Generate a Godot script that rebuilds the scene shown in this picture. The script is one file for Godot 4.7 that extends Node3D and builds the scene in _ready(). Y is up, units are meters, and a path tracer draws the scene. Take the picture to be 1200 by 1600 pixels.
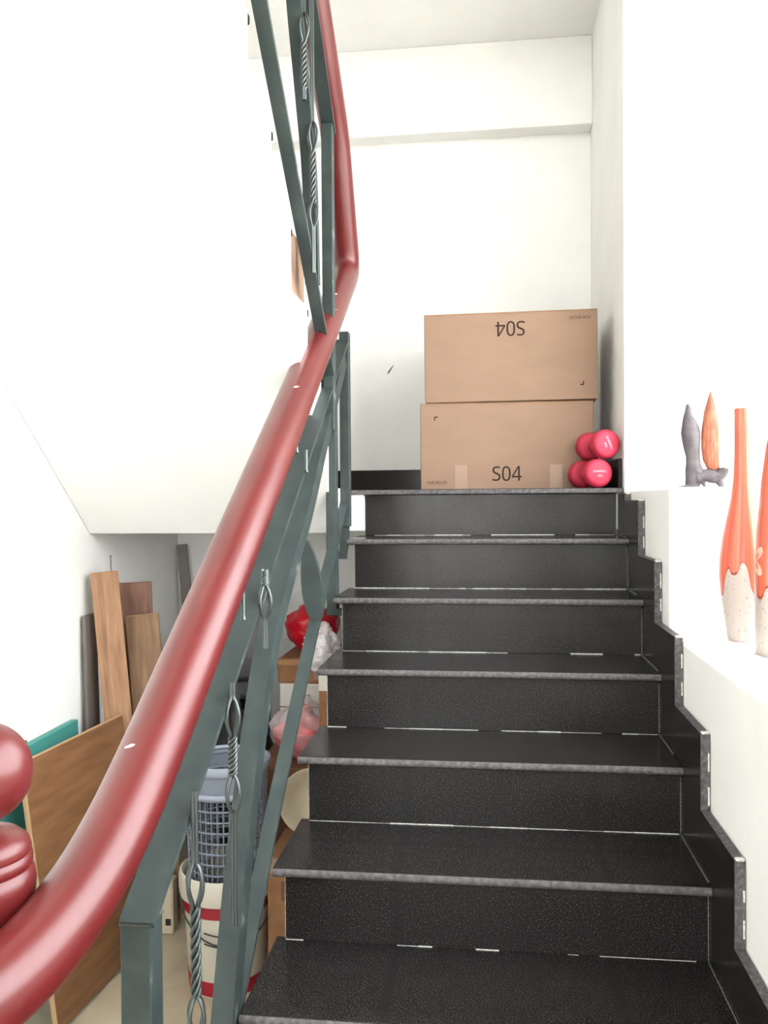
extends Node3D
# A stairwell: black granite flight up to a half landing, red handrail with green steel balustrade, clutter under the upper flight.
# Units metres, y up, ground floor at y = 0, half landing at y = 1.53; the flight climbs towards -z.

var used := {}
var cache := {}
var M := {}
var rng := RandomNumberGenerator.new()

const RISE := 0.17
const GOING := 0.262
const TOP_NOSE := -3.162
const LAND := 1.53
const WALL_L := -1.40
const WALL_R := 0.48
const WALL_B := -4.12

func nose_z(k: int) -> float: return TOP_NOSE + GOING * k
func tread_y(k: int) -> float: return LAND - RISE * k

# ------------------------------------------------------------------ scene tree helpers
func numbered(n: String) -> String:
	if not used.has(n):
		used[n] = 0
		return n
	used[n] += 1
	return "%s_%03d" % [n, used[n]]

func tag(o: Node, label: String, category: String, group := "") -> void:
	o.set_meta("label", label)
	o.set_meta("category", category)
	if group != "": o.set_meta("group", group)

func thing(called: String, label: String, category: String, at := Vector3.ZERO, group := "") -> Node3D:
	var o := Node3D.new()
	o.name = numbered(called)
	add_child(o)
	o.position = at
	tag(o, label, category, group)
	return o

func part(called: String, mesh: Mesh, material: Material, parent: Node, xf := Transform3D.IDENTITY) -> MeshInstance3D:
	var o := MeshInstance3D.new()
	var key := str(parent.get_instance_id()) + called
	o.name = called
	if used.has(key):
		used[key] += 1
		o.name = "%s_%03d" % [called, used[key]]
	else:
		used[key] = 0
	o.mesh = mesh
	o.material_override = material
	o.transform = xf
	o.cast_shadow = GeometryInstance3D.SHADOW_CASTING_SETTING_ON
	parent.add_child(o, true)
	return o

func struct(called: String, mesh: Mesh, material: Material, at := Vector3.ZERO) -> MeshInstance3D:
	var o := part(called, mesh, material, self, Transform3D(Basis.IDENTITY, at))
	o.set_meta("kind", "structure")
	return o

func single(called: String, mesh: Mesh, material: Material, xf: Transform3D, label: String, category: String, group := "") -> MeshInstance3D:
	var o := part(numbered(called), mesh, material, self, xf)
	tag(o, label, category, group)
	return o

func xf_at(x: float, y: float, z: float) -> Transform3D: return Transform3D(Basis.IDENTITY, Vector3(x, y, z))
func xf_rot(at: Vector3, deg: Vector3) -> Transform3D: return Transform3D(Basis.from_euler(deg * PI / 180.0), at)

# ------------------------------------------------------------------ mesh helpers
func new_st() -> SurfaceTool:
	var st := SurfaceTool.new()
	st.begin(Mesh.PRIMITIVE_TRIANGLES)
	return st

# a triangle with its front towards `out` (front faces run clockwise), one normal for each corner or flat
func tri(st: SurfaceTool, a: Vector3, b: Vector3, c: Vector3, out: Vector3, n := []) -> void:
	var g := (b - a).cross(c - a)
	if g.length_squared() < 1e-16: return
	var flat := g.normalized()
	if flat.dot(out) < 0: flat = -flat
	var ps := [a, b, c]
	var ns := n if n.size() == 3 else [flat, flat, flat]
	if g.dot(out) > 0:
		ps = [a, c, b]
		ns = [ns[0], ns[2], ns[1]]
	for i in 3:
		st.set_normal(ns[i])
		st.add_vertex(ps[i])

func quad(st: SurfaceTool, a: Vector3, b: Vector3, c: Vector3, d: Vector3, out: Vector3, n := []) -> void:
	if n.size() == 4:
		tri(st, a, b, c, out, [n[0], n[1], n[2]])
		tri(st, a, c, d, out, [n[0], n[2], n[3]])
	else:
		tri(st, a, b, c, out)
		tri(st, a, c, d, out)

func add_box(st: SurfaceTool, size: Vector3, bevel := 0.0, xf := Transform3D.IDENTITY) -> void:
	var h := size / 2
	var b: float = min(bevel, 0.45 * min(size.x, min(size.y, size.z)))
	var v := func(s: Array, a: int) -> Vector3:
		var p := Vector3(s[0] * h.x, s[1] * h.y, s[2] * h.z)
		for i in 3:
			if i != a: p[i] -= s[i] * b
		return p
	for a in 3:
		var u := (a + 1) % 3
		var w := (a + 2) % 3
		for sg in [-1, 1]:
			var ps := []
			for q in [[-1, -1], [1, -1], [1, 1], [-1, 1]]:
				var s := [0, 0, 0]
				s[a] = sg; s[u] = q[0]; s[w] = q[1]
				ps.append(xf * (v.call(s, a) as Vector3))
			var out := Vector3.ZERO
			out[a] = sg
			quad(st, ps[0], ps[1], ps[2], ps[3], xf.basis * out)
	if b <= 0: return
	for c in 3:
		var a2 := (c + 1) % 3
		var b2 := (c + 2) % 3
		for sa in [-1, 1]:
			for sb in [-1, 1]:
				var s1 := [0, 0, 0]
				s1[a2] = sa; s1[b2] = sb; s1[c] = -1
				var s2 := s1.duplicate()
				s2[c] = 1
				var out2 := Vector3.ZERO
				out2[a2] = sa; out2[b2] = sb
				quad(st, xf * (v.call(s1, a2) as Vector3), xf * (v.call(s2, a2) as Vector3), xf * (v.call(s2, b2) as Vector3), xf * (v.call(s1, b2) as Vector3), xf.basis * out2)
	for i in 8:
		var s3 := [1 if i & 1 else -1, 1 if i & 2 else -1, 1 if i & 4 else -1]
		tri(st, xf * (v.call(s3, 0) as Vector3), xf * (v.call(s3, 1) as Vector3), xf * (v.call(s3, 2) as Vector3), xf.basis * Vector3(s3[0], s3[1], s3[2]))

func cbox(size: Vector3, bevel := 0.002) -> ArrayMesh:
	var key := "box%s/%s" % [size, bevel]
	if not cache.has(key):
		var st := new_st()
		add_box(st, size, bevel)
		cache[key] = st.commit()
	return cache[key]

# box by its extents, in the parent's space
func ext_box(st: SurfaceTool, lo: Vector3, hi: Vector3, bevel := 0.0) -> void:
	add_box(st, hi - lo, bevel, Transform3D(Basis.IDENTITY, (lo + hi) / 2))

func part_box(called: String, lo: Vector3, hi: Vector3, bevel: float, material: Material, parent: Node) -> MeshInstance3D:
	return part(called, cbox(hi - lo, bevel), material, parent, Transform3D(Basis.IDENTITY, (lo + hi) / 2))

func tangents(path: Array) -> Array:
	var t := []
	for i in path.size():
		var a: Vector3 = path[max(i - 1, 0)]
		var b: Vector3 = path[min(i + 1, path.size() - 1)]
		t.append((b - a).normalized())
	return t

# flat bar swept along a path lying across `side`: w along side, t across
func add_bar(st: SurfaceTool, path: Array, w: float, t: float, side := Vector3.RIGHT) -> void:
	var tan := tangents(path)
	var n := []
	for i in path.size(): n.append((tan[i] as Vector3).cross(side).normalized())
	var cs := [Vector2(-1, -1), Vector2(1, -1), Vector2(1, 1), Vector2(-1, 1)]
	for i in path.size() - 1:
		for f in 4:
			var c0: Vector2 = cs[f]
			var c1: Vector2 = cs[(f + 1) % 4]
			var p := func(k: int, c: Vector2) -> Vector3: return path[k] + side * c.x * w / 2 + n[k] * c.y * t / 2
			var m := (c0 + c1) / 2
			var n0: Vector3 = (side * m.x + n[i] * m.y).normalized()
			var n1: Vector3 = (side * m.x + n[i + 1] * m.y).normalized()
			quad(st, p.call(i, c0), p.call(i, c1), p.call(i + 1, c1), p.call(i + 1, c0), n0, [n0, n0, n1, n1])
	for e in [0, path.size() - 1]:
		var q := []
		for c in cs: q.append(path[e] + side * c.x * w / 2 + n[e] * c.y * t / 2)
		quad(st, q[0], q[1], q[2], q[3], tan[e] * (-1 if e == 0 else 1))

func bar_mesh(path: Array, w: float, t: float) -> ArrayMesh:
	var st := new_st()
	add_bar(st, path, w, t)
	return st.commit()

# round tube with a radius for each point
func add_tube(st: SurfaceTool, path: Array, radii: Array, seg := 12, squash := 1.0, ref := Vector3(0.31, 0.2, 0.93)) -> void:
	var tan := tangents(path)
	var rings := []
	var norms := []
	var s: Vector3 = (tan[0] as Vector3).cross(ref).normalized()
	for i in path.size():
		s = (s - tan[i] * s.dot(tan[i])).normalized()
		var b: Vector3 = (tan[i] as Vector3).cross(s)
		var r: float = radii[min(i, radii.size() - 1)]
		var ring := []
		var nn := []
		for k in seg:
			var a := TAU * k / seg
			ring.append(path[i] + (s * cos(a) * squash + b * sin(a)) * r)
			nn.append((s * cos(a) / squash + b * sin(a)).normalized())
		rings.append(ring)
		norms.append(nn)
	for i in path.size() - 1:
		for k in seg:
			var k2 := (k + 1) % seg
			quad(st, rings[i][k], rings[i][k2], rings[i + 1][k2], rings[i + 1][k], norms[i][k], [norms[i][k], norms[i][k2], norms[i + 1][k2], norms[i + 1][k]])
	for e in [0, path.size() - 1]:
		for k in seg:
			tri(st, path[e], rings[e][k], rings[e][(k + 1) % seg], tan[e] * (-1 if e == 0 else 1))

func tube_mesh(path: Array, radii: Array, seg := 12, squash := 1.0) -> ArrayMesh:
	var st := new_st()
	add_tube(st, path, radii, seg, squash)
	return st.commit()

# straight polyline with rounded corners
func rounded(points: Array, radius: float, steps := 8) -> Array:
	var out := [points[0]]
	for i in range(1, points.size() - 1):
		var p: Vector3 = points[i]
		var a: Vector3 = points[i - 1]
		var b: Vector3 = points[i + 1]
		var ra: float = min(radius, 0.45 * p.distance_to(a))
		var rb: float = min(radius, 0.45 * p.distance_to(b))
		var s := p + (a - p).normalized() * ra
		var e := p + (b - p).normalized() * rb
		for k in steps + 1:
			var t := float(k) / steps
			out.append(s.lerp(p, t).lerp(p.lerp(e, t), t))
	out.append(points[-1])
	return out

# smooth curve through points
func spline(points: Array, steps := 8) -> Array:
	var out := []
	for i in points.size() - 1:
		var p0: Vector3 = points[max(i - 1, 0)]
		var p1: Vector3 = points[i]
		var p2: Vector3 = points[i + 1]
		var p3: Vector3 = points[min(i + 2, points.size() - 1)]
		for k in steps:
			out.append(p1.cubic_interpolate(p2, p0, p3, float(k) / steps))
	out.append(points[-1])
	return out

# lathe round the y axis; profile of (radius, height) from bottom to top
func add_lathe(st: SurfaceTool, prof: Array, seg := 32, xf := Transform3D.IDENTITY) -> void:
	var sn := []
	var top := 0.0001
	for q in prof: top = max(top, q.y)
	for i in prof.size() - 1:
		var d: Vector2 = prof[i + 1] - prof[i]
		sn.append(Vector2(d.y, -d.x).normalized())
	for i in prof.size() - 1:
		var n0: Vector2 = sn[i]
		var n1: Vector2 = sn[i]
		if i > 0 and sn[i].dot(sn[i - 1]) > 0.7: n0 = (sn[i] + sn[i - 1]).normalized()
		if i < sn.size() - 1 and sn[i].dot(sn[i + 1]) > 0.7: n1 = (sn[i] + sn[i + 1]).normalized()
		for k in seg:
			var ps := []
			var ns := []
			var uv := []
			for q in [[i, k, n0], [i, k + 1, n0], [i + 1, k + 1, n1], [i + 1, k, n1]]:
				var a: float = TAU * q[1] / seg
				var p: Vector2 = prof[q[0]]
				ps.append(xf * Vector3(cos(a) * p.x, p.y, sin(a) * p.x))
				ns.append((xf.basis * Vector3(cos(a) * q[2].x, q[2].y, sin(a) * q[2].x)).normalized())
				uv.append(Vector2(float(q[1]) / seg, (p.y - prof[0].y) / max(0.0001, top - prof[0].y)))
			var out: Vector3 = ns[0] + ns[2]
			for t3 in [[0, 1, 2], [0, 2, 3]]:
				var g: Vector3 = (ps[t3[1]] - ps[t3[0]]).cross(ps[t3[2]] - ps[t3[0]])
				var o := [t3[0], t3[2], t3[1]] if g.dot(out) > 0 else [t3[0], t3[1], t3[2]]
				for j in o:
					st.set_normal(ns[j])
					st.set_uv(uv[j])
					st.add_vertex(ps[j])

func lathe_mesh(prof: Array, seg := 32) -> ArrayMesh:
	var st := new_st()
	add_lathe(st, prof, seg)
	return st.commit()

# polygon of (a, b) points extruded; axes give the directions of a, b and the depth
func extrude_mesh(poly: PackedVector2Array, from: float, to: float, au: Vector3, av: Vector3, aw: Vector3) -> ArrayMesh:
	var st := new_st()
	var idx := Geometry2D.triangulate_polygon(poly)
	var p := func(q: Vector2, w: float) -> Vector3: return au * q.x + av * q.y + aw * w
	for i in range(0, idx.size(), 3):
		for e in [[from, -1.0], [to, 1.0]]:
			tri(st, p.call(poly[idx[i]], e[0]), p.call(poly[idx[i + 1]], e[0]), p.call(poly[idx[i + 2]], e[0]), aw * e[1] * signf(to - from))
	var cw := Geometry2D.is_polygon_clockwise(poly)
	for i in poly.size():
		var a := poly[i]
		var b := poly[(i + 1) % poly.size()]
		var d := b - a
		var n2 := Vector2(-d.y, d.x) if cw else Vector2(d.y, -d.x)
		quad(st, p.call(a, from), p.call(b, from), p.call(b, to), p.call(a, to), au * n2.x + av * n2.y)
	return st.commit()

# smooth closed body through elliptical sections: [centre, radius x, radius z]
func loft_mesh(secs: Array, seg := 24, bump := 0.0, sd := 1) -> ArrayMesh:
	var st := new_st()
	st.set_smooth_group(0)
	var fn := FastNoiseLite.new()
	fn.seed = sd
	fn.frequency = 14.0
	var pts := []
	for s in secs:
		var ring := []
		for k in seg:
			var a := TAU * k / seg
			var p: Vector3 = s[0] + Vector3(cos(a) * s[1], 0, sin(a) * s[2])
			p += Vector3(cos(a), 0, sin(a)) * bump * fn.get_noise_3dv(p)
			ring.append(p)
		pts.append(ring)
	var push := func(a: Vector3, b: Vector3, c: Vector3, out: Vector3) -> void:
		var g := (b - a).cross(c - a)
		for v in ([a, c, b] if g.dot(out) > 0 else [a, b, c]): st.add_vertex(v)
	for i in secs.size() - 1:
		for k in seg:
			var k2 := (k + 1) % seg
			var mid: Vector3 = (secs[i][0] + secs[i + 1][0]) / 2
			var out: Vector3 = (pts[i][k] + pts[i + 1][k2]) / 2 - mid
			push.call(pts[i][k], pts[i][k2], pts[i + 1][k2], out)
			push.call(pts[i][k], pts[i + 1][k2], pts[i + 1][k], out)
	for e in [0, secs.size() - 1]:
		for k in seg: push.call(secs[e][0], pts[e][k], pts[e][(k + 1) % seg], Vector3.UP * (-1 if e == 0 else 1))
	st.index()
	st.generate_normals()
	return st.commit()

# crumpled sack standing on y = 0
func sack_mesh(size: Vector3, amp: float, freq: float, sd: int, neck := 0.35, crisp := false) -> ArrayMesh:
	var st := new_st()
	st.set_smooth_group(0xFFFFFFFF if crisp else 0)
	var fn := FastNoiseLite.new()
	fn.seed = sd
	fn.frequency = freq
	fn.noise_type = FastNoiseLite.TYPE_SIMPLEX_SMOOTH
	fn.fractal_type = FastNoiseLite.FRACTAL_RIDGED
	fn.fractal_octaves = 3
	var nu := 36
	var nv := 24
	var g := []
	for j in nv + 1:
		var v := float(j) / nv
		var row := []
		var r := pow(sin(PI * clampf(0.04 + v * 0.9, 0, 1)), 0.55)
		if v > 0.6: r = lerpf(r, neck * 0.5, smoothstep(0.6, 0.95, v))
		for i in nu:
			var a := TAU * i / nu
			var p := Vector3(cos(a) * r * size.x / 2, v * size.y, sin(a) * r * size.z / 2)
			var d := fn.get_noise_3dv(p) * amp
			p += Vector3(cos(a), 0.5 if v > 0.05 else 0.0, sin(a)) * d
			if j == 0: p.y = 0
			p.y = max(p.y, 0.0)
			row.append(p)
		g.append(row)
	var c0 := Vector3(0, 0, 0)
	var c1 := Vector3(0, size.y, 0)
	var push := func(a: Vector3, b: Vector3, c: Vector3, out: Vector3) -> void:
		var gg := (b - a).cross(c - a)
		for q in ([a, c, b] if gg.dot(out) > 0 else [a, b, c]): st.add_vertex(q)
	for j in nv:
		for i in nu:
			var i2 := (i + 1) % nu
			var out: Vector3 = g[j][i] - Vector3(0, size.y * 0.45, 0)
			push.call(g[j][i], g[j][i2], g[j + 1][i2], out)
			push.call(g[j][i], g[j + 1][i2], g[j + 1][i], out)
	for i in nu:
		push.call(c0, g[0][i], g[0][(i + 1) % nu], Vector3.DOWN)
		push.call(c1, g[nv][i], g[nv][(i + 1) % nu], Vector3.UP)
	st.index()
	st.generate_normals()
	return st.commit()

func text_mesh(s: String, cap: float, depth := 0.0006) -> TextMesh:
	var t := TextMesh.new()
	var f := SystemFont.new()
	f.font_names = PackedStringArray(["Droid Sans"])
	t.font = f
	t.text = s
	t.font_size = 64
	t.pixel_size = cap / (64.0 * 0.714)
	t.depth = depth
	return t

# ------------------------------------------------------------------ materials
func mat(c: Color, rough := 0.6, metal := 0.0) -> StandardMaterial3D:
	var m := StandardMaterial3D.new()
	m.albedo_color = c
	m.roughness = rough
	m.metallic = metal
	return m

func noise_tex(stops: Array, freq: float, sd: int, size := 256, octaves := 4, kind := FastNoiseLite.TYPE_SIMPLEX_SMOOTH) -> NoiseTexture2D:
	var n := FastNoiseLite.new()
	n.seed = sd
	n.frequency = freq
	n.noise_type = kind
	n.fractal_octaves = octaves
	var t := NoiseTexture2D.new()
	t.width = size
	t.height = size
	t.seamless = true
	t.noise = n
	var g := Gradient.new()
	var offs := PackedFloat32Array()
	var cols := PackedColorArray()
	for s in stops:
		offs.append(s[0])
		cols.append(s[1])
	g.offsets = offs
	g.colors = cols
	t.color_ramp = g
	return t

func bump_tex(freq: float, sd: int, strength: float, size := 256) -> NoiseTexture2D:
	var t := noise_tex([[0.0, Color.BLACK], [1.0, Color.WHITE]], freq, sd, size)
	t.color_ramp = null
	t.as_normal_map = true
	t.bump_strength = strength
	return t

func tri_mat(tex: Texture2D, scale: Vector3, rough: float, tint := Color.WHITE, world := false) -> StandardMaterial3D:
	var m := mat(tint, rough)
	m.albedo_texture = tex
	m.uv1_triplanar = true
	m.uv1_world_triplanar = world
	m.uv1_scale = scale
	return m

func rgb(r: int, g: int, b: int) -> Color: return Color8(r, g, b)

func materials() -> void:
	var pl := noise_tex([[0.0, rgb(236, 236, 233)], [0.5, rgb(241, 241, 238)], [1.0, rgb(244, 244, 242)]], 0.01, 3)
	M.plaster = tri_mat(pl, Vector3.ONE * 0.7, 0.85, Color.WHITE, true)
	M.plaster.normal_enabled = true
	M.plaster.normal_texture = bump_tex(0.03, 5, 1.2)
	M.plaster.normal_scale = 0.25
	var gr := noise_tex([[0.0, rgb(20, 19, 20)], [0.45, rgb(30, 29, 30)], [0.62, rgb(37, 34, 33)], [0.72, rgb(50, 46, 43)], [0.82, rgb(72, 67, 63)], [1.0, rgb(120, 115, 110)]], 0.2, 11, 512, 2)
	M.granite = tri_mat(gr, Vector3.ONE * 2.2, 0.3, Color.WHITE, true)
	M.granite.metallic_specular = 0.32
	var gr_r := noise_tex([[0.0, Color(0.17, 0.17, 0.17)], [0.5, Color(0.21, 0.21, 0.21)], [1.0, Color(0.25, 0.25, 0.25)]], 0.012, 12)
	M.granite.roughness_texture = gr_r
	M.granite.roughness = 1.0
	M.granite_sawn = tri_mat(noise_tex([[0.0, rgb(52, 50, 51)], [0.5, rgb(78, 75, 76)], [1.0, rgb(112, 108, 108)]], 0.08, 14, 256, 4), Vector3.ONE * 3.0, 0.75, Color.WHITE, true)
	M.grout = tri_mat(noise_tex([[0.0, rgb(150, 148, 144)], [0.5, rgb(205, 203, 198)], [1.0, rgb(226, 224, 220)]], 0.06, 15), Vector3.ONE * 4.0, 0.9, Color.WHITE, true)
	M.grout_dark = tri_mat(noise_tex([[0.0, rgb(62, 60, 58)], [0.5, rgb(96, 94, 90)], [1.0, rgb(176, 173, 168)]], 0.09, 18), Vector3.ONE * 6.0, 0.9, Color.WHITE, true)  # darker, more uneven grout for the joints along the right side
	M.floor = tri_mat(noise_tex([[0.0, rgb(172, 158, 134)], [0.5, rgb(190, 177, 152)], [1.0, rgb(203, 191, 168)]], 0.02, 16), Vector3.ONE * 0.8, 0.45, Color.WHITE, true)
	M.concrete = tri_mat(noise_tex([[0.0, rgb(170, 168, 162)], [1.0, rgb(214, 212, 206)]], 0.02, 17), Vector3.ONE * 0.9, 0.9, Color.WHITE, true)
	# handrail: glossy red-brown plastic
	M.rail = tri_mat(noise_tex([[0.0, rgb(84, 22, 23)], [0.5, rgb(92, 25, 26)], [1.0, rgb(100, 29, 29)]], 0.015, 21), Vector3.ONE * 1.2, 0.36)
	M.rail.clearcoat_enabled = true
	M.rail.metallic_specular = 0.4
	M.rail.clearcoat = 0.45
	M.rail.clearcoat_roughness = 0.28
	M.scratch = mat(rgb(226, 205, 200), 0.7)
	M.steel = tri_mat(noise_tex([[0.0, rgb(43, 53, 53)], [0.5, rgb(52, 61, 60)], [0.82, rgb(59, 68, 66)], [0.9, rgb(84, 92, 90)], [1.0, rgb(120, 125, 120)]], 0.02, 22), Vector3.ONE * 2.0, 0.5, Color.WHITE, true)
	M.steel.metallic_specular = 0.35
	M.wire = mat(rgb(88, 95, 95), 0.3, 0.75)
	M.bare = mat(rgb(190, 192, 190), 0.4, 0.5)
	# woods: local y is the grain
	M.wood_light = tri_mat(noise_tex([[0.0, rgb(118, 82, 56)], [0.45, rgb(146, 108, 78)], [0.7, rgb(156, 118, 86)], [1.0, rgb(172, 134, 102)]], 0.018, 31, 256, 5), Vector3(7, 0.7, 7), 0.6)
	M.wood_edge_lit = tri_mat(noise_tex([[0.0, rgb(162, 126, 92)], [1.0, rgb(190, 154, 116)]], 0.03, 32), Vector3(6, 1, 6), 0.7)  # paler wood for board edges: the light on them is in the colour
	M.wood_mid = tri_mat(noise_tex([[0.0, rgb(106, 78, 50)], [0.5, rgb(124, 92, 62)], [1.0, rgb(142, 110, 78)]], 0.018, 33, 256, 5), Vector3(7, 0.8, 7), 0.55)
	M.wood_dark = tri_mat(noise_tex([[0.0, rgb(96, 66, 54)], [0.5, rgb(118, 84, 70)], [1.0, rgb(138, 102, 86)]], 0.018, 34, 256, 5), Vector3(6, 0.8, 6), 0.7)
	M.board = tri_mat(noise_tex([[0.0, rgb(110, 75, 46)], [0.5, rgb(126, 88, 57)], [1.0, rgb(140, 101, 68)]], 0.016, 35, 256, 5), Vector3(5, 5, 0.9), 0.5)
	M.teal_panel = mat(rgb(66, 142, 134), 0.55)
	M.card = tri_mat(noise_tex([[0.0, rgb(133, 108, 89)], [0.5, rgb(137, 111, 92)], [1.0, rgb(141, 114, 95)]], 0.01, 41), Vector3(1.2, 3.0, 1.2), 0.85)
	M.card_edge = mat(rgb(150, 108, 74), 0.9)
	M.card_old = tri_mat(noise_tex([[0.0, rgb(122, 84, 54)], [0.5, rgb(140, 99, 66)], [1.0, rgb(154, 112, 78)]], 0.015, 42), Vector3.ONE * 1.6, 0.85)
	M.card_dark = tri_mat(noise_tex([[0.0, rgb(92, 60, 44)], [1.0, rgb(122, 84, 60)]], 0.015, 43), Vector3.ONE * 1.6, 0.85)
	M.tape = mat(rgb(143, 117, 98), 0.5)
	M.tape_brown = mat(rgb(150, 104, 58), 0.3)
	M.ink = mat(rgb(34, 18, 10), 0.95)
	M.ink_soft = mat(rgb(56, 36, 24), 0.95)
	M.vinyl = mat(rgb(168, 30, 58), 0.6)
	M.vinyl_print = mat(rgb(246, 170, 186), 0.6)
	M.bronze = tri_mat(noise_tex([[0.0, rgb(60, 54, 58)], [0.5, rgb(82, 76, 80)], [1.0, rgb(104, 97, 101)]], 0.03, 51), Vector3.ONE * 3.0, 0.42)
	M.rosewood = tri_mat(noise_tex([[0.0, rgb(96, 46, 32)], [0.4, rgb(140, 78, 54)], [0.7, rgb(164, 98, 70)], [1.0, rgb(188, 124, 96)]], 0.02, 52, 256, 5), Vector3(26, 2.6, 26), 0.45)
	M.bucket = mat(rgb(200, 193, 180), 0.4)
	M.bucket_red = mat(rgb(150, 22, 40), 0.45)
	M.black_wire = mat(rgb(36, 36, 34), 0.5)
	M.basket = mat(rgb(114, 120, 133), 0.5)
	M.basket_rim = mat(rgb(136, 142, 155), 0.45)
	M.red_bag = mat(rgb(186, 16, 34), 0.35)
	M.pink_bag = mat(rgb(206, 96, 104), 0.3)
	M.clear_bag = mat(Color(0.86, 0.84, 0.85, 0.55), 0.2)
	M.clear_bag.transparency = BaseMaterial3D.TRANSPARENCY_ALPHA
	M.haze_bag = mat(Color(0.86, 0.80, 0.80, 0.3), 0.25)
	M.haze_bag.transparency = BaseMaterial3D.TRANSPARENCY_ALPHA
	M.grey_bag = mat(rgb(88, 82, 88), 0.7)
	M.black_bag = mat(rgb(26, 25, 27), 0.55)
	M.blue = mat(rgb(38, 62, 98), 0.6)
	M.white_box = mat(rgb(206, 200, 194), 0.7)
	M.cream = mat(rgb(196, 183, 160), 0.5)
	M.green_bin = mat(rgb(58, 68, 60), 0.6)
	M.grey_metal = mat(rgb(112, 104, 98), 0.5, 0.2)
	M.window_frame = mat(rgb(232, 232, 230), 0.4)
	M.glass = mat(Color(1, 1, 1, 0.06), 0.02)
	M.glass.transparency = BaseMaterial3D.TRANSPARENCY_ALPHA
	M.scuff = mat(rgb(120, 112, 104), 0.9)

# glaze of the vases: dripping orange over crackled white
func vase_material(sd: int, edge: float, amp: float, flower: bool) -> StandardMaterial3D:
	var w := 512
	var h := 512
	var im := Image.create(w, h, false, Image.FORMAT_RGB8)
	var n1 := FastNoiseLite.new()
	n1.seed = sd
	n1.frequency = 0.045
	n1.noise_type = FastNoiseLite.TYPE_CELLULAR
	n1.cellular_return_type = FastNoiseLite.RETURN_DISTANCE2_SUB
	var n2 := FastNoiseLite.new()
	n2.seed = sd + 1
	n2.frequency = 0.03
	var orange := rgb(210, 98, 74)
	var deep := rgb(194, 76, 56)
	var pale := rgb(220, 126, 102)
	var white := rgb(184, 172, 164)
	var brown := rgb(150, 62, 44)
	for y in h:
		var v := 1.0 - float(y) / h
		for x in w:
			var u := float(x) / w
			var b := edge + amp * (0.7 * tanh(1.6 * sin(TAU * (u * 3.0 + sd * 0.13))) + 0.4 * tanh(1.5 * sin(TAU * (u * 8.0 + 0.3))))
			var d := v - b
			var c: Color
			if d < 0:
				c = white
				if n1.get_noise_2d(x, y) < -0.9 and n2.get_noise_2d(x, y) > 0.0: c = rgb(132, 116, 110)
			else:
				var s := n2.get_noise_2d(x * 1.4, 7.0)
				c = orange.lerp(pale, clampf(s * 1.8, 0, 1)).lerp(deep, clampf(-s * 1.8, 0, 1))
			if absf(d) < 0.005: c = brown
			if flower:
				for f in [[0.30, 0.30], [0.62, 0.34], [0.92, 0.30]]:
					var du: float = (u - f[0]) * 0.80
					var dv: float = v - f[1]
					var rr := sqrt(du * du + dv * dv)
					if rr < 0.085 and d > 0:
						var petal := 0.078 * absf(cos(2.5 * atan2(dv, du)))
						if rr < petal and rr > petal * 0.6 or rr < 0.012: c = rgb(238, 190, 168)
				for f in [[0.33, 0.42], [0.75, 0.5]]:
					if Vector2((u - f[0]) * 0.8, v - f[1]).length() < 0.02: c = rgb(238, 196, 178)
			im.set_pixel(x, y, c)
	var m := mat(Color.WHITE, 0.28)
	m.albedo_texture = ImageTexture.create_from_image(im)
	m.uv1_scale = Vector3(1, -1, 1)
	m.uv1_offset = Vector3(0, 1, 0)
	return m

# ------------------------------------------------------------------ build
func _ready() -> void:
	rng.seed = 4242
	# camera
	var cam := Camera3D.new()
	cam.name = "camera"
	cam.position = Vector3(0, 1.49, 0)
	cam.rotation = Vector3(-0.0133, 0.1201, -0.0073)
	cam.fov = rad_to_deg(2 * atan(800.0 / 1350.0))
	cam.near = 0.05
	cam.current = true
	add_child(cam)
	# sky: bright overcast, seen only through the windows
	var env := Environment.new()
	var sky := Sky.new()
	var sm := ProceduralSkyMaterial.new()
	sm.sky_top_color = rgb(238, 242, 246)
	sm.sky_horizon_color = rgb(250, 250, 246)
	sm.ground_bottom_color = rgb(196, 194, 186)
	sm.ground_horizon_color = rgb(226, 225, 220)
	sm.sky_energy_multiplier = 3.3
	sm.ground_energy_multiplier = 3.3
	sky.sky_material = sm
	env.background_mode = Environment.BG_SKY
	env.sky = sky
	env.tonemap_mode = Environment.TONE_MAPPER_LINEAR
	env.tonemap_exposure = 1.0
	env.sdfgi_enabled = true
	env.ssao_enabled = true
	env.ssil_enabled = true
	var we := WorldEnvironment.new()
	we.name = "world_environment"
	we.environment = env
	add_child(we)

	materials()
	build_shell()
	build_lower_flight()
	build_upper_flight()
	build_railing()
	build_landing_things()
	build_sill_things()
	build_timber()
	build_clutter()

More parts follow.
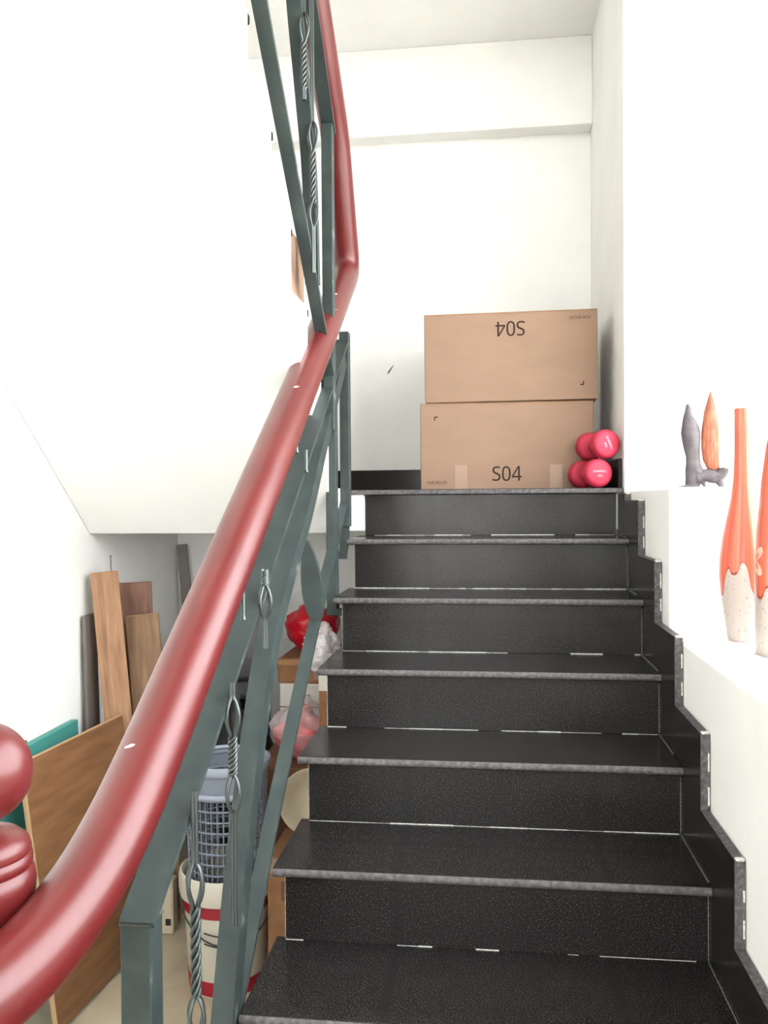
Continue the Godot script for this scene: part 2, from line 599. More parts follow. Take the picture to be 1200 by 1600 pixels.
func build_shell() -> void:
	var st := new_st()
	ext_box(st, Vector3(-1.6, -0.12, -4.3), Vector3(1.2, 0, 3.2))
	struct("floor", st.commit(), M.floor)
	st = new_st()
	ext_box(st, Vector3(WALL_L - 0.15, 0, -4.3), Vector3(WALL_L, 5.4, 3.2))
	struct("wall_left", st.commit(), M.plaster)
	st = new_st()
	ext_box(st, Vector3(WALL_L, 0, -4.3), Vector3(1.05, 5.4, WALL_B))
	var wb := struct("wall_back", st.commit(), M.plaster)
	part("scuff_mark", extrude_mesh(PackedVector2Array([Vector2(-0.016, -0.022), Vector2(-0.004, -0.012), Vector2(0.014, 0.018), Vector2(0.018, 0.026), Vector2(0.004, 0.012), Vector2(-0.012, -0.008)]), 0, 0.0012, Vector3.RIGHT, Vector3.UP, Vector3.BACK), M.scuff, wb, xf_at(-0.461, 2.115, WALL_B))
	# the store under the landing ends nearer
	st = new_st()
	ext_box(st, Vector3(WALL_L, 0, WALL_B), Vector3(WALL_R, 1.38, -3.78))
	struct("wall_under_landing", st.commit(), M.plaster)
	# right wall with a deep window recess: low sill, then a raised block beside the landing
	st = new_st()
	ext_box(st, Vector3(WALL_R, 0, WALL_B), Vector3(1.05, 5.4, -3.14))
	ext_box(st, Vector3(WALL_R, 0, -3.14), Vector3(1.05, 1.52, -2.38), 0.006)
	ext_box(st, Vector3(WALL_R, 0, -2.38), Vector3(1.05, 1.13, -0.1), 0.006)
	ext_box(st, Vector3(WALL_R, 3.3, -3.14), Vector3(1.05, 5.4, -0.1))
	ext_box(st, Vector3(WALL_R, 0, -0.1), Vector3(1.05, 5.4, 3.2))
	struct("wall_right", st.commit(), M.plaster)
	# wall behind the viewer, unseen; lower window widened for front fill
	st = new_st()
	for q in [[WALL_L, 0.0, WALL_R, 0.35], [WALL_L, 2.75, WALL_R, 3.35], [WALL_L, 5.1, WALL_R, 5.4], [WALL_L, 0.35, -1.25, 2.75], [0.35, 0.35, WALL_R, 2.75], [WALL_L, 3.35, -1.25, 5.1], [0.35, 3.35, WALL_R, 5.1]]:
		ext_box(st, Vector3(q[0], q[1], 3.0), Vector3(q[2], q[3], 3.2))
	struct("wall_front", st.commit(), M.plaster)
	window("window_1", Vector3(0.95, 1.13, -2.38), Vector3(0.99, 3.3, -0.1), 3, true)
	window("window_2", Vector3(-1.25, 0.35, 3.1), Vector3(0.35, 2.75, 3.14), 2, false)
	window("window_4", Vector3(-1.25, 3.35, 3.1), Vector3(0.35, 5.1, 3.14), 2, false)  # unseen upper window, added to bring in more light from the front
	window("window_3", Vector3(0.95, 1.52, -3.14), Vector3(0.99, 3.3, -2.38), 1, true)
	st = new_st()
	ext_box(st, Vector3(-1.6, 5.4, -4.3), Vector3(1.2, 5.55, 3.2))
	struct("ceiling", st.commit(), M.plaster)
	st = new_st()
	ext_box(st, Vector3(WALL_L, 3.59, WALL_B), Vector3(WALL_R, 3.74, -2.9))
	struct("ceiling_landing", st.commit(), M.plaster)
	st = new_st()
	ext_box(st, Vector3(WALL_L, 3.19, WALL_B), Vector3(WALL_R, 3.59, WALL_B + 0.1), 0.004)
	struct("trim_1", st.commit(), M.plaster)
	st = new_st()
	ext_box(st, Vector3(WALL_L, 2.92, -1.1), Vector3(-0.51, 3.06, 3.0))
	struct("ceiling_upper_floor", st.commit(), M.plaster)

func window(called: String, lo: Vector3, hi: Vector3, n: int, along_z: bool) -> void:
	var st := new_st()
	var t := 0.05
	var ax := 2 if along_z else 0
	ext_box(st, lo, Vector3(hi.x, lo.y + t, hi.z))
	ext_box(st, Vector3(lo.x, hi.y - t, lo.z), hi)
	var step: float = (hi[ax] - lo[ax]) / n
	for i in n + 1:
		var a := Vector3(lo.x, lo.y + t, lo.z)
		var b := Vector3(hi.x, hi.y - t, hi.z)
		var c: float = clampf(lo[ax] + step * i, lo[ax] + t / 2, hi[ax] - t / 2)
		a[ax] = c - t / 2
		b[ax] = c + t / 2
		ext_box(st, a, b)
	var w := struct(called, st.commit(), M.window_frame)
	for i in n:
		var a := Vector3(lo.x, lo.y + t, lo.z)
		var b := Vector3(hi.x, hi.y - t, hi.z)
		a[ax] = lo[ax] + step * i + t / 2
		b[ax] = lo[ax] + step * (i + 1) - t / 2
		var thin := 0 if along_z else 2
		var mid: float = (lo[thin] + hi[thin]) / 2
		a[thin] = mid - 0.003
		b[thin] = mid + 0.003
		part_box("pane", a, b, 0.0, M.glass, w)

func build_lower_flight() -> void:
	# landing: plaster slab with granite paving
	var lt := thing("landing", "half landing paved in black granite under the cardboard boxes", "landing", Vector3(0, 1.38, -3.6))
	var st := new_st()
	ext_box(st, Vector3(WALL_L, 0, -4.12 + 3.6), Vector3(WALL_R, 0.13, -3.21 + 3.6))
	ext_box(st, Vector3(WALL_L, 0, -3.21 + 3.6), Vector3(-0.457, 0.13, -3.14 + 3.6))
	part("slab", st.commit(), M.plaster, lt)
	var xs := [WALL_L, -0.78, -0.15, WALL_R - 0.0]
	for i in 3:
		part_box("paving_tile", Vector3(xs[i] + 0.001, 0.13, -4.118 + 3.6), Vector3(xs[i + 1] - 0.001, 0.15, -3.302 + 3.6), 0.001, M.granite, lt)
	var nt := part_box("nosing_tile", Vector3(-0.62, 0.13, -3.30 + 3.6), Vector3(WALL_R, 0.15, TOP_NOSE + 3.6 - 0.002), 0.003, M.granite, lt)
	part("sawn_edge", cbox(Vector3(1.1, 0.016, 0.004), 0.001), M.granite_sawn, nt, xf_at(0, 0, 0.0715))
	# baseboards of the landing
	st = new_st()
	ext_box(st, Vector3(WALL_L, LAND, WALL_B), Vector3(WALL_R - 0.015, LAND + 0.105, WALL_B + 0.015), 0.002)
	struct("baseboard_back", st.commit(), M.granite)
	st = new_st()
	ext_box(st, Vector3(WALL_R - 0.015, LAND, WALL_B), Vector3(WALL_R, LAND + 0.105, -3.19), 0.002)
	struct("baseboard_right", st.commit(), M.granite)

	var fl := thing("staircase", "lower flight of speckled black granite steps rising to the landing", "staircase", Vector3(0, 0, -2.1))
	var oz := 2.1
	# concrete body
	var poly := PackedVector2Array()
	poly.append(Vector2(-3.19 + oz, LAND - 0.022))
	for k in range(1, 9):
		var zr: float = nose_z(k - 1) - 0.042
		poly.append(Vector2(zr + oz, tread_y(k - 1) - 0.021))
		poly.append(Vector2(zr + oz, tread_y(k) - 0.021))
	poly.append(Vector2(nose_z(8) - 0.042 + oz, tread_y(8) - 0.021))
	poly.append(Vector2(nose_z(8) - 0.042 + oz, 0.0))
	poly.append(Vector2(nose_z(8) - 0.3 + oz, 0.0))
	poly.append(Vector2(-3.19 + oz, LAND - 0.24))
	# drop the doubled first point
	poly.remove_at(0)
	part("body", extrude_mesh(poly, -0.45, 0.455, Vector3.BACK, Vector3.UP, Vector3.RIGHT), M.concrete, fl)
	for k in range(1, 10):
		var zr := nose_z(k - 1) - 0.027
		var y := tread_y(k)
		var yt := tread_y(k - 1) - 0.0205
		part_box("riser", Vector3(-0.455, max(y, 0.0), zr - 0.014 + oz), Vector3(0.457, yt, zr + oz), 0.0008, M.granite, fl)
		if k < 9:
			var tr := part_box("tread", Vector3(-0.478, y - 0.02, zr - 0.012 + oz), Vector3(0.457, y, nose_z(k) - 0.003 + oz), 0.001, M.granite, fl)
			# rounded, unpolished front edge; its paler colour also holds the light it catches
			var len := 0.935
			var path := []
			for i in 2: path.append(Vector3(-len / 2 + len * i, 0, 0))
			var sn := new_st()
			add_tube(sn, path, [0.0099], 10, 1.0)
			var dz: float = (nose_z(k) - 0.003) - (zr - 0.012)
			part("nosing", sn.commit(), M.granite_sawn, tr, xf_at(0, -0.0002, dz / 2 - 0.004))
		# broken white joint where the tread meets the riser
		var x := -0.455
		while x < 0.45:
			var w := rng.randf_range(0.02, 0.11)
			if rng.randf() < 0.74:
				var hh := rng.randf_range(0.0008, 0.0026)
				part_box("grout_line", Vector3(x, y + 0.0002, zr - 0.001 + oz), Vector3(min(x + w, 0.452), y + hh, zr + hh + oz), 0.0003, M.grout, fl)
			x += w
		if k < 9: part_box("grout_line", Vector3(0.4545, y + 0.0002, zr + 0.003 + oz), Vector3(0.4572, y + 0.003, nose_z(k) - 0.02 - rng.randf_range(0.0, 0.1) + oz), 0.0003, M.grout_dark, fl)
		part_box("grout_line", Vector3(0.4548, y + 0.004, zr + 0.0002 + oz), Vector3(0.4572, y + 0.14, zr + 0.002 + oz), 0.0003, M.grout_dark, fl)
		part_box("grout_line", Vector3(-0.4568, y + 0.001, zr - 0.008 + oz), Vector3(-0.4552, y + 0.147, zr - 0.003 + oz), 0.0003, M.grout, fl)
	# stepped skirting on the right wall
	for k in range(0, 10):
		var z1 := nose_z(k) + 0.16
		var z0 := z1 - GOING
		var y0: float = max(tread_y(k + 1) - 0.01, 0.0)
		var y1: float = tread_y(k) + 0.125 if k > 0 else LAND - 0.022
		if y1 <= 0.02: continue
		if k == 0: z0 = -3.155
		var s := part_box("skirting_tile", Vector3(0.4580, y0, z0 + 0.0008 + oz), Vector3(0.4785, y1, z1 - 0.0008 + oz), 0.0012, M.granite, fl)
		var sz := Vector3(0.021, y1 - y0, z1 - z0)
		var dep := 0.17 if k > 0 else 0.145
		part_box("sawn_edge", Vector3(-0.0095, sz.y / 2 - dep, sz.z / 2 - 0.002), Vector3(0.0095, sz.y / 2 - 0.001, sz.z / 2 + 0.0004), 0.0004, M.granite_sawn, s)
		part_box("sawn_edge", Vector3(-0.0095, sz.y / 2 - 0.002, -sz.z / 2 + 0.002), Vector3(0.0095, sz.y / 2 + 0.0004, sz.z / 2 - 0.001), 0.0004, M.granite_sawn, s)
		# plaster smears along the corners
		part("mortar", cbox(Vector3(0.017, 0.006, 0.012), 0.002), M.grout, s, xf_at(0.001, sz.y / 2 + 0.0005, sz.z / 2 - 0.004))
		for i in 2:
			part("mortar", cbox(Vector3(0.004, rng.randf_range(0.015, 0.045), 0.003), 0.001), M.grout, s, xf_at(0.0075, sz.y / 2 - 0.05 - 0.07 * i - rng.randf_range(0.0, 0.02), sz.z / 2 + 0.0008))

func build_upper_flight() -> void:
	var up := thing("staircase", "white plastered upper flight rising back over the store of boards", "staircase", Vector3(-0.95, 1.38, -2.9))
	var o := Vector2(2.9, -1.38)
	var zk := func(k: int) -> float: return -2.43 + 0.2 * (k - 3)
	var make := func(lift: float, low: float) -> PackedVector2Array:
		var p := PackedVector2Array()
		p.append(Vector2(-3.139, 1.381 + low) + o)
		p.append(Vector2(-2.907, 1.381 + low) + o)
		p.append(Vector2(-1.1, 2.917 + low) + o)
		for k in range(9, 0, -1):
			p.append(Vector2(-1.1 if k == 9 else zk.call(k + 1), LAND + RISE * k + lift) + o)
			p.append(Vector2(zk.call(k), LAND + RISE * k + lift) + o)
		p.append(Vector2(zk.call(1), LAND + lift) + o)
		p.append(Vector2(-3.139, LAND + lift) + o)
		return p
	part("body", extrude_mesh(make.call(-0.02, 0.0), WALL_L + 0.952, -0.532 + 0.95, Vector3.BACK, Vector3.UP, Vector3.RIGHT), M.plaster, up)
	part("side_curb", extrude_mesh(make.call(0.003, 0.0), -0.532 + 0.95, -0.51 + 0.95, Vector3.BACK, Vector3.UP, Vector3.RIGHT), M.plaster, up)
	for k in range(1, 10):
		var z0: float = zk.call(k) - 0.024
		var z1: float = (zk.call(k + 1) if k < 9 else -1.1)
		var y := LAND + RISE * k
		part_box("tread", Vector3(WALL_L + 0.953, y - 0.02 - 1.38, z0 + 2.9), Vector3(-0.532 + 0.95, y - 1.38, z1 + 2.9 - 0.001), 0.002, M.granite, up)
		part_box("nosing", Vector3(-0.532 + 0.95, y - 0.02 - 1.38, z0 + 2.9), Vector3(-0.511 + 0.95, y - 1.38, z0 + 0.0235 + 2.9), 0.002, M.granite, up)

# strands that run straight, bulge into a cage or twist: list of [kind, y from, y to]
func wire_mesh(runs: Array) -> ArrayMesh:
	var st := new_st()
	for s in 4:
		var path := []
		var turn := 0.4
		for r in runs:
			var n := 4 if r[0] == "rod" else (14 if r[0] == "ring" else 40)
			for i in n:
				var t := float(i) / n
				var y: float = lerpf(r[1], r[2], t)
				var rad := 0.0034
				var ph := turn + s * PI / 2
				if r[0] == "ring": rad = 0.0034 + 0.0125 * pow(sin(PI * t), 0.8)
				if r[0] == "twist":
					rad = 0.0058
					ph += t * TAU * 2.0
				path.append(Vector3(cos(ph) * rad, y, sin(ph) * rad))
		path.append(Vector3(cos(turn + s * PI / 2) * 0.0034, runs[-1][2], sin(turn + s * PI / 2) * 0.0034))
		add_tube(st, path, [0.0034], 6)
	return st.commit()

func build_railing() -> void:
	var RX := -0.505
	var rl := thing("stair_railing", "dark green steel balustrade with a glossy red-brown handrail between both flights", "railing", Vector3(RX, 0, -2.0))
	var off := Vector3(RX, 0, -2.0)
	var loc := func(p: Vector3) -> Vector3: return p - off
	# handrail: volute, lower slope, sharp turn at the landing, upper slope
	var low := spline([Vector3(-0.64, 0.975, -0.975), Vector3(-0.715, 0.962, -0.945), Vector3(-0.745, 0.955, -0.865), Vector3(-0.70, 0.952, -0.785), Vector3(-0.62, 0.950, -0.775), Vector3(-0.56, 0.952, -0.825), Vector3(-0.53, 0.963, -0.91), Vector3(-0.515, 0.992, -1.02), Vector3(-0.507, 1.045, -1.13), Vector3(RX, 1.133, -1.275)], 7)
	var bend := rounded([Vector3(RX, 1.133, -1.275), Vector3(RX, 2.325, -3.12), Vector3(RX, 2.725, -2.885), Vector3(RX, 2.725 + 0.68 * 1.685, -1.20)], 0.09, 10)
	var path := []
	for p in low: path.append(loc.call(p))
	for i in range(1, bend.size()): path.append(loc.call(bend[i]))
	# even out the long straight runs
	var fine := [path[0]]
	for i in range(1, path.size()):
		var a: Vector3 = path[i - 1]
		var b: Vector3 = path[i]
		var n: int = max(1, int(a.distance_to(b) / 0.12))
		for j in n: fine.append(a.lerp(b, float(j + 1) / n))
	var hr := part("handrail", tube_mesh(fine, [0.048], 28), M.rail, rl)
	for q in [[Vector3(0.016, 2.16, -2.80), 0.014], [Vector3(0.030, 2.10, -2.70), 0.02], [Vector3(0.006, 2.07, -2.68), 0.010], [Vector3(-0.012, 1.93, -2.45), 0.010], [Vector3(0.014, 1.80, -2.22), 0.014], [Vector3(-0.01, 1.12, -1.22), 0.02], [Vector3(0.02, 1.06, -1.10), 0.012]]:
		var c: Vector3 = q[0] + Vector3(RX, 0, 0)
		var axis_y: float = 1.133 + 0.649 * (-c.z - 1.275)
		var nrm := Vector3(q[0].x, 0, 0)
		var upv := Vector3(0, 0.84, 0.545)
		var hgt := sqrt(max(0.0, 0.048 * 0.048 - q[0].x * q[0].x))
		var pos: Vector3 = Vector3(RX, axis_y, c.z) + nrm + upv * hgt
		var ss := new_st()
		add_tube(ss, [Vector3(-q[1] / 2, 0, 0), Vector3(0, 0.001, 0.001), Vector3(q[1] / 2, 0, 0.003)], [0.0012, 0.0028, 0.001], 6)
		part("chip", ss.commit(), M.scratch, hr, xf_rot(loc.call(pos), Vector3(0, rng.randf_range(-40, 60), rng.randf_range(-25, 25))))
	# newel with ball finial
	var nw := Vector3(-0.620, 1.160, -0.985)
	var prof := [Vector2(0.0, -1.16), Vector2(0.045, -1.16), Vector2(0.045, -0.98), Vector2(0.03, -0.95), Vector2(0.028, -0.28), Vector2(0.034, -0.225), Vector2(0.05, -0.195), Vector2(0.062, -0.16), Vector2(0.0645, -0.135), Vector2(0.062, -0.122), Vector2(0.058, -0.118), Vector2(0.0605, -0.113), Vector2(0.0605, -0.105), Vector2(0.057, -0.101), Vector2(0.059, -0.096), Vector2(0.0565, -0.086), Vector2(0.045, -0.076), Vector2(0.028, -0.073), Vector2(0.022, -0.068), Vector2(0.024, -0.058)]
	var np := part("newel_post", lathe_mesh(prof, 40), M.rail, rl, Transform3D(Basis.IDENTITY, loc.call(nw)))
	var ball := []
	for i in 21:
		var a := -PI / 2 + PI * i / 20
		ball.append(Vector2(max(0.0001, cos(a) * 0.062), sin(a) * 0.062))
	part("ball_finial", lathe_mesh(ball, 40), M.rail, np)
	# flat bar below the handrail, lower flight
	var tb := func(z: float) -> Vector3: return loc.call(Vector3(-0.502, 0.126 + 0.647 * -z, z))
	part("top_bar", bar_mesh([tb.call(-2.965), tb.call(-2.2), tb.call(-1.6), tb.call(-1.175)], 0.052, 0.012), M.steel, rl)
	# bottom bar beside the treads
	var bb := []
	for q in [[-2.97, 1.49], [-2.75, 1.335], [-2.43, 1.125], [-2.2, 0.955], [-1.95, 0.765], [-1.72, 0.565], [-1.5, 0.40], [-1.2, 0.20]]: bb.append(loc.call(Vector3(-0.5, q[1], q[0])))
	part("bottom_bar", bar_mesh(spline(bb, 5), 0.034, 0.012), M.steel, rl)
	# sweeping S bar
	var sb := []
	for q in [[-2.93, 1.975], [-2.72, 1.80], [-2.5, 1.615], [-2.313, 1.455], [-2.08, 1.295], [-1.922, 1.16], [-1.804, 0.985], [-1.69, 0.77], [-1.60, 0.54], [-1.565, 0.43]]: sb.append(loc.call(Vector3(-0.503, q[1], q[0])))
	part("scroll_bar", bar_mesh(spline(sb, 6), 0.042, 0.055), M.steel, rl)
	# bent leaf-shaped plate joining the bars
	var lf := PackedVector2Array()
	for i in 24:
		var a := TAU * i / 24
		lf.append(Vector2(cos(a) * 0.031 * (1.0 - 0.25 * sin(a)), sin(a) * 0.118))
	part("leaf_plate", extrude_mesh(lf, -0.006, 0.006, Vector3.RIGHT, Vector3.UP, Vector3.BACK), M.steel, rl, xf_rot(loc.call(Vector3(-0.497, 1.262, -2.40)), Vector3(6, -14, 4)))
	# posts
	var p0 := part_box("post", loc.call(Vector3(-0.528, 0.0, -1.222)), loc.call(Vector3(-0.482, 0.886, -1.176)), 0.002, M.steel, rl)
	part("weld_bead", cbox(Vector3(0.049, 0.006, 0.049), 0.002), M.wire, p0, xf_at(0, 0.442, 0))
	var p1 := part_box("post", loc.call(Vector3(-0.509, 1.40, -2.995)), loc.call(Vector3(-0.476, 2.075, -2.955)), 0.002, M.steel, rl)
	part("bracket", bar_mesh([Vector3(0, -0.32, 0.004), Vector3(-0.006, -0.40, 0.01), Vector3(-0.012, -0.45, 0.012)], 0.03, 0.008), M.steel, p1)
	var p2 := part_box("post", loc.call(Vector3(-0.52, 1.13, -2.785)), loc.call(Vector3(-0.486, 1.80, -2.745)), 0.002, M.steel, rl)
	part_box("foot", Vector3(-0.02, -0.345, -0.02), Vector3(0.044, -0.325, 0.02), 0.002, M.steel, p2)
	var p3 := part_box("post", loc.call(Vector3(-0.506, 1.71, -2.68)), loc.call(Vector3(-0.472, 2.655, -2.64)), 0.002, M.steel, rl)
	# upper flight: flat top bar, bottom bar and scroll bar
	var tu := func(z: float) -> Vector3: return loc.call(Vector3(-0.488, 2.645 + 0.84 * (z + 2.685), z))
	part("top_bar", bar_mesh([tu.call(-2.69), tu.call(-2.3), tu.call(-1.8), tu.call(-1.3)], 0.04, 0.012), M.steel, rl)
	var bu := func(z: float) -> Vector3: return loc.call(Vector3(-0.488, 2.035 + 0.875 * (z + 2.47), z))
	part("bottom_bar", bar_mesh([bu.call(-2.66), bu.call(-2.3), bu.call(-1.9), bu.call(-1.3)], 0.034, 0.014), M.steel, rl)
	part("scroll_bar", bar_mesh(spline([loc.call(Vector3(-0.488, 2.10, -2.405)), loc.call(Vector3(-0.488, 2.388, -2.375)), loc.call(Vector3(-0.488, 2.58, -2.295)), loc.call(Vector3(-0.488, 2.777, -2.2)), loc.call(Vector3(-0.488, 3.05, -2.10)), loc.call(Vector3(-0.488, 3.25, -2.0))], 5), 0.038, 0.03), M.steel, rl)
	part_box("post", loc.call(Vector3(-0.506, 2.89, -1.42)), loc.call(Vector3(-0.472, 3.70, -1.38)), 0.002, M.steel, rl)
	# twisted wire balusters
	for w in [
		[-1.325, [["rod", 1.03, 0.915], ["ring", 0.915, 0.845], ["twist", 0.845, 0.70], ["ring", 0.70, 0.635], ["rod", 0.635, 0.37]]],
		[-1.535, [["rod", 1.16, 1.13], ["ring", 1.13, 1.06], ["twist", 1.06, 0.988], ["ring", 0.988, 0.918], ["rod", 0.918, 0.71]]],
		[-1.775, [["twist", 1.345, 1.313], ["ring", 1.313, 1.243], ["rod", 1.243, 1.18]]],
		[-2.32, [["rod", 2.94, 2.52], ["ring", 2.52, 2.443], ["twist", 2.443, 2.30], ["ring", 2.30, 2.235], ["rod", 2.235, 2.11]]],
		[-2.215, [["rod", 3.02, 2.755], ["ring", 2.755, 2.68], ["twist", 2.68, 2.56], ["rod", 2.56, 2.53]]]]:
		part("twisted_baluster", wire_mesh(w[1]), M.wire, rl, Transform3D(Basis.IDENTITY, loc.call(Vector3(-0.468, 0, w[0]))))
	# short rods from the handrail to the flat bar
	for w in [[-1.632, 1.345, 1.26], [-2.116, 1.70, 1.61], [-2.23, 1.625, 1.565]]:
		part("connecting_rod", tube_mesh([Vector3(0, w[1], 0), Vector3(0, w[2] + 0.01, 0), Vector3(0.001, w[2], 0.002)], [0.0045, 0.0045, 0.0055], 8), M.wire, rl, Transform3D(Basis.IDENTITY, loc.call(Vector3(-0.474, 0, w[0]))))

func build_landing_things() -> void:
	# two cartons
	for i in 2:
		var up := i == 1
		var b := thing("cardboard_box", ["lower brown carton printed S04 upright, standing on the black landing", "upper brown carton with S04 printed upside down, stacked on another carton"][i], "box", Vector3(0.07, LAND, -3.60) if not up else Vector3(0.09, LAND + 0.341, -3.60), "cartons on the landing")
		var sz := Vector3(0.664, 0.336, 0.44) if not up else Vector3(0.663, 0.342, 0.44)
		if up: b.rotation_degrees = Vector3(0, -0.6, 0.25)
		part("carton", cbox(sz, 0.003), M.card, b, xf_at(0, sz.y / 2, 0))
		var fz := sz.z / 2 + 0.0005
		# lid flaps seam
		part_box("flap_edge", Vector3(-sz.x / 2, sz.y - 0.0015, sz.z / 2 - 0.002), Vector3(sz.x / 2, sz.y + 0.001, sz.z / 2 + 0.001), 0.0004, M.card_edge, b)
		var tx := text_mesh("S04", 0.056)
		var tp := text_mesh("FOR REUSE", 0.0115)
		var turn := PI if up else 0.0
		var bs := Basis(Vector3.BACK, turn) * Basis.from_scale(Vector3(0.93, 1, 1))
		part("printed_code", tx, M.ink, b, Transform3D(bs, Vector3(0.002, 0.06 if not up else 0.28, fz)))
		part("small_print", tp, M.ink_soft, b, Transform3D(Basis(Vector3.BACK, turn), Vector3(-0.268, 0.028, fz) if not up else Vector3(0.265, 0.313, fz)))
		var mk := extrude_mesh(PackedVector2Array([Vector2(-0.006, -0.008), Vector2(-0.002, -0.008), Vector2(-0.002, 0.003), Vector2(0.008, 0.004), Vector2(0.008, 0.008), Vector2(-0.006, 0.008)]), 0, 0.0006, Vector3.RIGHT, Vector3.UP, Vector3.BACK)
		part("corner_mark", mk, M.ink, b, Transform3D(Basis(Vector3.BACK, turn), Vector3(-0.272, 0.278, fz - 0.0003) if not up else Vector3(0.273, 0.062, fz - 0.0003)))
		if not up:
			for q in [-0.175, 0.19]:
				part_box("tape_strip", Vector3(q - 0.024, 0.0, fz - 0.0005), Vector3(q + 0.024, 0.095, fz + 0.0006), 0.0003, M.tape, b)
	# dumbbells
	for i in 2:
		var d := thing("dumbbell", ["pinkish red vinyl dumbbell lying on the landing beside the carton", "pinkish red vinyl dumbbell stacked on top of another dumbbell"][i], "dumbbell", [Vector3(0.372, LAND + 0.0525, -3.262), Vector3(0.400, LAND + 0.1575, -3.262)][i], "dumbbells on the landing")
		d.rotation_degrees = Vector3(0, 16, 0)
		var head := [Vector2(0.0, -0.027), Vector2(0.036, -0.027), Vector2(0.044, -0.0245), Vector2(0.050, -0.018), Vector2(0.0525, -0.010), Vector2(0.0525, 0.010), Vector2(0.050, 0.018), Vector2(0.044, 0.0245), Vector2(0.036, 0.027), Vector2(0.0, 0.027)]
		var lay := Basis(Vector3.RIGHT, PI / 2)
		part("handle", lathe_mesh([Vector2(0.0, -0.07), Vector2(0.017, -0.07), Vector2(0.0185, 0.0), Vector2(0.017, 0.07), Vector2(0.0, 0.07)], 20), M.vinyl, d, Transform3D(lay, Vector3.ZERO))
		var roll := Basis(Vector3.BACK, deg_to_rad(-66.0 if i == 1 else 0.0))
		for s in [-1, 1]:
			var hd := part("head", lathe_mesh(head, 8 if s == 7 else 28), M.vinyl, d, Transform3D(lay, Vector3(0, 0, s * 0.07)))
			if s == 1:
				for q in [["DUMBBELL", 0.0075, 0.007], ["2KG", 0.0075, -0.009]]:
					part("print", text_mesh(q[0], q[1], 0.001), M.vinyl_print, hd, Transform3D(lay.inverse() * roll, lay.inverse() * (roll * Vector3(0, q[2], 0) + Vector3(0, 0, 0.0273))))
	# small carton on the third step of the upper flight
	var c := thing("small_carton", "small pale carton standing on a step of the upper flight", "box", Vector3(-0.645, LAND + 3 * RISE + 0.004, -2.395))
	part("carton", cbox(Vector3(0.226, 0.19, 0.20), 0.002), M.card, c, xf_at(0, 0.095, 0))
	part("tape_strip", cbox(Vector3(0.04, 0.002, 0.202), 0.0004), M.tape, c, xf_at(0, 0.19, 0))

